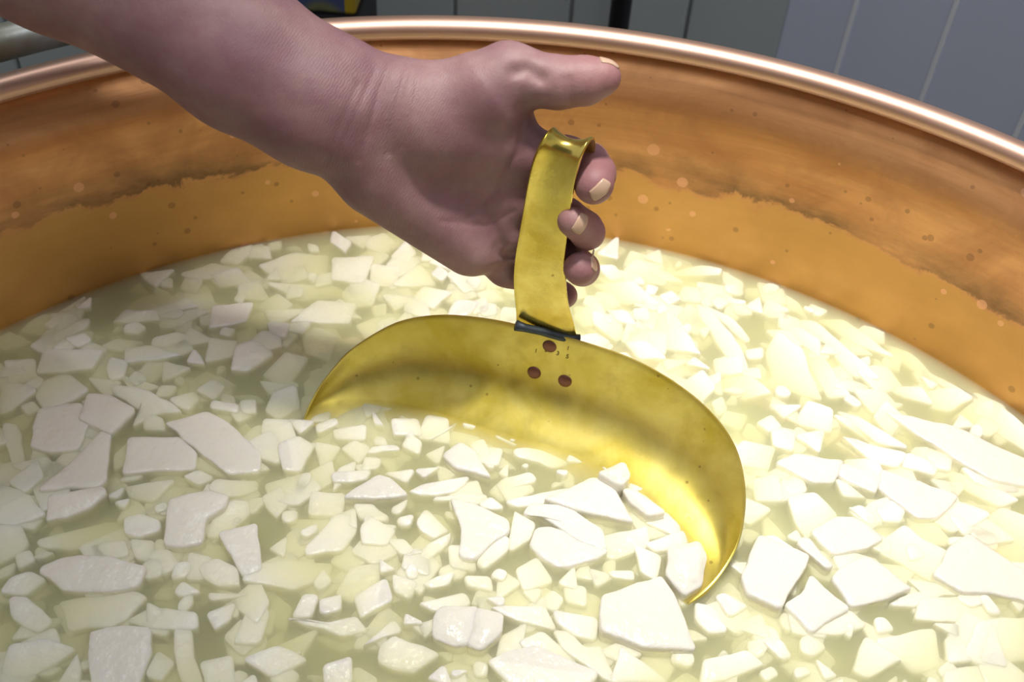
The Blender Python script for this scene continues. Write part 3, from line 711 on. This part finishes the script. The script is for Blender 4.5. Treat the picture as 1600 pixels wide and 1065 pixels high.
rows = [(vs(l[0], l[1], Dh(.5*(l[1]+r_[1]))+dd), vs(r_[0], r_[1], Dh(.5*(l[1]+r_[1]))+dd), cv) for l, r_, dd, cv in ROWS]
Ls = cr([a for a, b, c in rows], 70); Rs_ = cr([b for a, b, c in rows], 70)
cvs = np.interp(np.linspace(0, 1, 70), np.linspace(0, 1, len(rows)), [c for a, b, c in rows])
HV, HF = [], []; NC = 13
mid = [(a+b)/2 for a, b in zip(Ls, Rs_)]
for i in range(70):
    tg = mid[min(i+1, 69)]-mid[max(i-1, 0)]; ac = Rs_[i]-Ls[i]; nn = np.cross(ac, tg); nn /= np.linalg.norm(nn)
    # nn points to the camera on the front leg (outward)
    for j in range(NC):
        s = j/(NC-1)*2-1
        p = (Ls[i]*(1-s)/2+Rs_[i]*(1+s)/2) + nn*(-cvs[i])*(s*s*1.0-.35) 
        if i < 9: p = p + np.array([0, 0, -.004])*((9-i)/9)**2
        HV.append(VIEW@Vector(p))
for i in range(69):
    for j in range(NC-1):
        a = i*NC+j; HF.append((a, a+1, a+NC+1, a+NC))
scoop_part('handle', HV, HF, M_brassh, .0017, 0)
# grey solder where the strap meets the rim
sp = [vs(x, y, Dh(y)-.0025) for x, y in ((806,508),(820,512),(845,517),(870,524),(890,529),(904,532))]
o = tube('solder_joint', [Vector(VIEW@Vector(p))-scoop.location for p in sp], [.0032, .0024, .0024, .0025, .0028, .0038], M_solder, scoop, 12)
tag(o, 'dark grey solder seam')

# ------------------------------------------------------------------ arm and hand (one continuous surface)
H = 0.00125
XMN, XMX, YMN, YMX, ZMN, ZMX = -.350, .062, .008, .272, -.600, -.425
gx = np.arange(XMN, XMX, H, dtype=np.float32); gy = np.arange(YMN, YMX, H, dtype=np.float32); gz = np.arange(ZMN, ZMX, H, dtype=np.float32)
def new(): return np.full((len(gx), len(gy), len(gz)), .05, np.float32)
def sub(lo, hi):
    s = []
    for g, l, h in ((gx, lo[0], hi[0]), (gy, lo[1], hi[1]), (gz, lo[2], hi[2])):
        s.append(slice(int(np.clip(np.searchsorted(g, l), 0, len(g))), int(np.clip(np.searchsorted(g, h), 0, len(g)))))
    return tuple(s)
def smin(a, b, k):
    h = np.maximum(k-np.abs(a-b), 0)/k
    return np.minimum(a, b)-h*h*k*.25
def sh(p): return (p[0], p[1], p[2]+PUSH*min(max((p[0]-560)/220, 0), 1))
PUSH = 0.0
def cone(fld, a, b, ra, rb, k, cut=False):
    """round cone a->b, a/b = (px, py, D); radii in metres"""
    A = vs(*sh(a)); B = vs(*sh(b)); m = max(ra, rb)+k+.012
    sl = sub(np.minimum(A, B)-m, np.maximum(A, B)+m)
    X = gx[sl[0]][:, None, None]; Y = gy[sl[1]][None, :, None]; Z = gz[sl[2]][None, None, :]
    ba = (B-A).astype(np.float32); L2 = float(ba@ba)+1e-12
    t = np.clip(((X-A[0])*ba[0]+(Y-A[1])*ba[1]+(Z-A[2])*ba[2])/L2, 0, 1)
    d_ = np.sqrt((X-A[0]-t*ba[0])**2+(Y-A[1]-t*ba[1])**2+(Z-A[2]-t*ba[2])**2)-(ra+(rb-ra)*t)
    if cut: fld[sl] = -smin(-fld[sl], d_, k)
    else: fld[sl] = smin(fld[sl], d_, k)
body_ = new()
# forearm: two overlapping tapering cores give an oval section
for s in (-1, 1):
    o1 = 30*s
    P_ = [(-225-.5*o1, -232+.87*o1, .466), (79-.5*o1, -84+.87*o1, .478), (386-.5*o1, 92+.87*o1, .492), (500-.5*o1*.95, 158+.87*o1*.95, .499), (580-.5*o1*1.2, 190+.87*o1*1.2, .505)]
    R_ = [.031, .0262, .0232, .0215, .0205]
    for i in range(4): cone(body_, P_[i], P_[i+1], R_[i], R_[i+1], .018)
# tendons near the wrist
cone(body_, (330, 75, .4715), (560, 172, .484), .004, .0035, .012)
# metacarpals
PUSH = 0.011
cone(body_, (600, 165, .510), (826, 243, .513), .0165, .0128, .014)
cone(body_, (590, 195, .512), (820, 308, .529), .0165, .0130, .014)
cone(body_, (575, 220, .513), (812, 366, .542), .0165, .0128, .014)
cone(body_, (560, 240, .511), (790, 414, .558), .0160, .0108, .010)
cone(body_, (590, 280, .515), (735, 383, .537), .0190, .0165, .012)   # heel of the hand, little-finger side
cone(body_, (645, 168, .500), (765, 152, .498), .0215, .0205, .012)   # ball of the thumb
cone(body_, (680, 210, .502), (760, 215, .506), .0190, .0160, .014)
cone(body_, (770, 150, .500), (822, 225, .508), .0130, .0080, .008)   # web towards the index finger
# thumb
PUSH = 0.003
cone(body_, (765, 140, .497), (795, 118, .495), .0185, .0152, .010)
cone(body_, (795, 119, .495), (873, 129, .492), .0152, .0122, .006)
cone(body_, (873, 129, .492), (915, 126, .490), .0122, .0112, .004)
cone(body_, (915, 126, .490), (942, 121, .488), .0112, .0088, .004)
PUSH = 0.009
# carved folds: web crease, hollow of the palm, wrist creases
cone(body_, (820, 172, .481), (828, 265, .489), .0022, .0016, .004, True)
cone(body_, (700, 300, .496), (790, 395, .522), .0050, .0050, .012, True)
cone(body_, (788, 392, .527), (812, 402, .530), .0040, .0040, .005, True)
PUSH = 0.0
# fingers
FING = [
 [(826,243,.523,.0124),(885,246,.527,.0108),(921,254,.531,.0100),(930,271,.522,.0102),(928,288,.512,.0101)],
 [(820,308,.539,.0122),(885,340,.545,.0102),(914,357,.546,.0092),(918,363,.538,.0088),(896,345,.524,.0084)],
 [(812,366,.552,.0120),(875,400,.558,.0098),(903,414,.557,.0088),(910,420,.549,.0088),(906,419,.541,.0089)],
 [(794,415,.571,.0105),(850,446,.577,.0082),(876,459,.575,.0070),(884,462,.577,.0060),(884,461,.572,.0058)]]
for fg in FING:
    f_ = new()
    for i in range(4): cone(f_, fg[i][:3], fg[i+1][:3], fg[i][3], fg[i+1][3], .003)
    A = vs(*fg[0][:3]); dist = np.sqrt((gx[:, None, None]-A[0])**2+(gy[None, :, None]-A[1])**2+(gz[None, None, :]-A[2])**2)
    kk = np.clip(.009-(dist-.010)*.5, .0009, .009).astype(np.float32)
    body_ = smin(body_, f_, kk)
    del f_, dist, kk
# keep the flesh off the front strap and hook: nothing to cut, only slight dents by noise
def surface_nets(F_):
    nx, ny, nz = F_.shape; S = F_ < 0
    c = np.zeros((nx-1, ny-1, nz-1), np.uint8)
    for i in (0, 1):
        for j in (0, 1):
            for k in (0, 1): c += S[i:nx-1+i, j:ny-1+j, k:nz-1+k]
    act = np.argwhere((c > 0) & (c < 8)); del c
    idx = np.full((nx-1, ny-1, nz-1), -1, np.int32); idx[tuple(act.T)] = np.arange(len(act))
    acc = np.zeros((len(act), 3)); cnt = np.zeros(len(act))
    corners = [(i, j, k) for i in (0, 1) for j in (0, 1) for k in (0, 1)]
    for a in corners:
        for ax in range(3):
            if a[ax] == 1: continue
            b = list(a); b[ax] = 1
            fa = F_[tuple((act+a).T)]; fb = F_[tuple((act+b).T)]
            m = (fa < 0) != (fb < 0); t = np.where(m, fa/np.where(m, fa-fb, 1), 0)
            p = np.array(a, float)[None, :]+0*acc; p[:, ax] += t
            acc += p*m[:, None]; cnt += m
    V = act+acc/cnt[:, None]
    Q = []
    for ax in range(3):
        sl0 = [slice(1, n_-1) for n_ in S.shape]; sl1 = list(sl0); sl0[ax] = slice(0, S.shape[ax]-1); sl1[ax] = slice(1, S.shape[ax])
        e = np.argwhere(S[tuple(sl0)] != S[tuple(sl1)]); off = [1, 1, 1]; off[ax] = 0; e = e+off
        o1, o2 = [i for i in range(3) if i != ax]
        def g(d1, d2):
            q_ = e.copy(); q_[:, o1] -= d1; q_[:, o2] -= d2; return idx[tuple(q_.T)]
        q4 = np.stack([g(1, 1), g(0, 1), g(0, 0), g(1, 0)], 1)
        flip = S[tuple(e.T)] ^ (ax == 1)
        q4[~flip] = q4[~flip][:, ::-1]
        Q.append(q4)
    Q = np.concatenate(Q); return V, Q[(Q >= 0).all(1)]
SVt, SQ = surface_nets(body_); del body_
lab_ = np.arange(len(SVt))                         # keep the one continuous surface
e_ = np.concatenate([SQ[:, [0, 1]], SQ[:, [1, 2]], SQ[:, [2, 3]], SQ[:, [3, 0]]])
while True:
    m_ = np.minimum(lab_[e_[:, 0]], lab_[e_[:, 1]]); n_l = lab_.copy()
    np.minimum.at(n_l, e_[:, 0], m_); np.minimum.at(n_l, e_[:, 1], m_); n_l = n_l[n_l]
    if (n_l == lab_).all(): break
    lab_ = n_l
big = np.bincount(lab_).argmax(); keep = lab_ == big; re_ = np.cumsum(keep)-1
SQ = re_[SQ[keep[SQ[:, 0]]]]; SVt = SVt[keep]
SVt = SVt*H+np.array([XMN, YMN, ZMN])
PXv = 800+SVt[:, 0]/(-SVt[:, 2])*FPX; PYv = 532.5-SVt[:, 1]/(-SVt[:, 2])*FPX
for pts_, w_, dp_ in (([(640, 98), (626, 140), (612, 200), (606, 240)], 4.5, .0011), ([(612, 92), (590, 150), (574, 205), (560, 250)], 4.5, .0009), ([(655, 100), (648, 160), (630, 230)], 4, .0006),
                      ([(560, 130), (530, 200), (505, 262)], 5, .0006), ([(585, 110), (556, 175), (530, 240)], 4, .0006), ([(889, 122), (892, 166)], 4, .0010), ([(879, 124), (881, 150)], 4, .0006),
                      ([(806, 112), (822, 108), (846, 122)], 11, .0022), ([(788, 399), (806, 395)], 8, .0060), ([(770, 420), (800, 402)], 5, .0016),
                      ([(818, 180), (806, 240), (772, 300), (730, 340)], 5, .0010), ([(735, 300), (770, 345), (788, 385)], 6, .0012), ([(690, 345), (760, 352), (800, 330)], 4.5, .0008)):
    dmin = np.full(len(SVt), 1e9)
    for (xa, ya), (xb, yb) in zip(pts_[:-1], pts_[1:]):
        t = np.clip(((PXv-xa)*(xb-xa)+(PYv-ya)*(yb-ya))/((xb-xa)**2+(yb-ya)**2), 0, 1)
        dmin = np.minimum(dmin, np.hypot(PXv-xa-t*(xb-xa), PYv-ya-t*(yb-ya)))
    SVt[:, 2] -= dp_*np.exp(-(dmin/w_)**2)*np.where(SVt[:, 2] > -.515-.12*np.clip((PYv-200)/300, 0, 1), 1, 0)
me = bpy.data.meshes.new('bare_arm'); me.from_pydata([tuple(v) for v in SVt.tolist()], [], [tuple(q_) for q_ in SQ.tolist()]); me.update()
me.polygons.foreach_set('use_smooth', [True]*len(me.polygons)); me.materials.append(M_skin)
person = tag(empty('person'), 'person reaching in with bare left forearm, hand gripping the brass scoop strap', 'person')
person.matrix_world = VIEW
arm = link(bpy.data.objects.new('arm_and_hand', me), person)
md = arm.modifiers.new('sm', 'SMOOTH'); md.factor = .5; md.iterations = 2
sl_p = [vs(-150, -196, .470), vs(-200, -222, .468), vs(-330, -296, .463), vs(-480, -380, .458), vs(-640, -470, .452)]
slv = tube('sleeve', [tuple(p) for p in sl_p], [.047, .050, .053, .057, .062], plain('dark_sleeve_cloth', (0.03, 0.035, 0.05), .85), person, 32)
tag(slv, 'dark rolled sleeve')
# nails
def nail(px, py, D, lx, ly, lz, nxv, nyv, nzv, L, W, curv=.35):
    """long axis l, outward normal n, both in view axes"""
    c_ = Vector(vs(px, py, D)); l_ = Vector((lx, ly, lz)).normalized(); n_ = Vector((nxv, nyv, nzv)); n_ = (n_-l_*n_.dot(l_)).normalized(); w_ = l_.cross(n_)
    V, Fc = [], []; a_, b_ = 9, 9
    for i in range(a_):
        for j in range(b_):
            s, t = i/(a_-1)*2-1, j/(b_-1)*2-1
            ws = W/2*(1-.22*max(0, s)**3-.1*max(0, -s)**2)
            ll = L/2*(s*(1-.18*t*t))
            V.append(c_+l_*ll+w_*(t*ws)-n_*(curv*W/2*t*t+.06*L*s*s))
    for i in range(a_-1):
        for j in range(b_-1): q_ = i*b_+j; Fc.append((q_, q_+1, q_+b_+1, q_+b_))
    o = mesh_obj('fingernail', V, Fc, M_nail, person); w2_ = o.modifiers.new('w', 'SHRINKWRAP'); w2_.target = arm; w2_.wrap_method = 'NEAREST_SURFACEPOINT'; w2_.wrap_mode = 'ABOVE_SURFACE'; w2_.offset = .0004; m_ = o.modifiers.new('s', 'SOLIDIFY'); m_.thickness = .0006; return o
hb = BVHTree.FromPolygons([Vector(v) for v in SVt.tolist()], [tuple(q_) for q_ in SQ.tolist()])
for px, py, l_, n_, L_, W_ in ((939, 297, (.62, .60, .1), (.6, -.45, .6), .0125, .0072), (909, 349, (.42, .75, .1), (.5, -.2, .8), .0120, .0062),
                               (929, 410, (.25, .8, .1), (.85, .2, .5), .0090, .0060), (956, 95, (1.0, -.08, 0), (.05, .97, .2), .0125, .0095)):
    hit = hb.ray_cast(Vector((0, 0, 0)), Vector(vs(px, py, 1.0)).normalized())
    D_ = -hit[0].z if hit[0] else .49
    nail(px, py, D_, *l_, *n_, L_, W_)
print('curds', ncurd, 'hand verts', len(SVt))
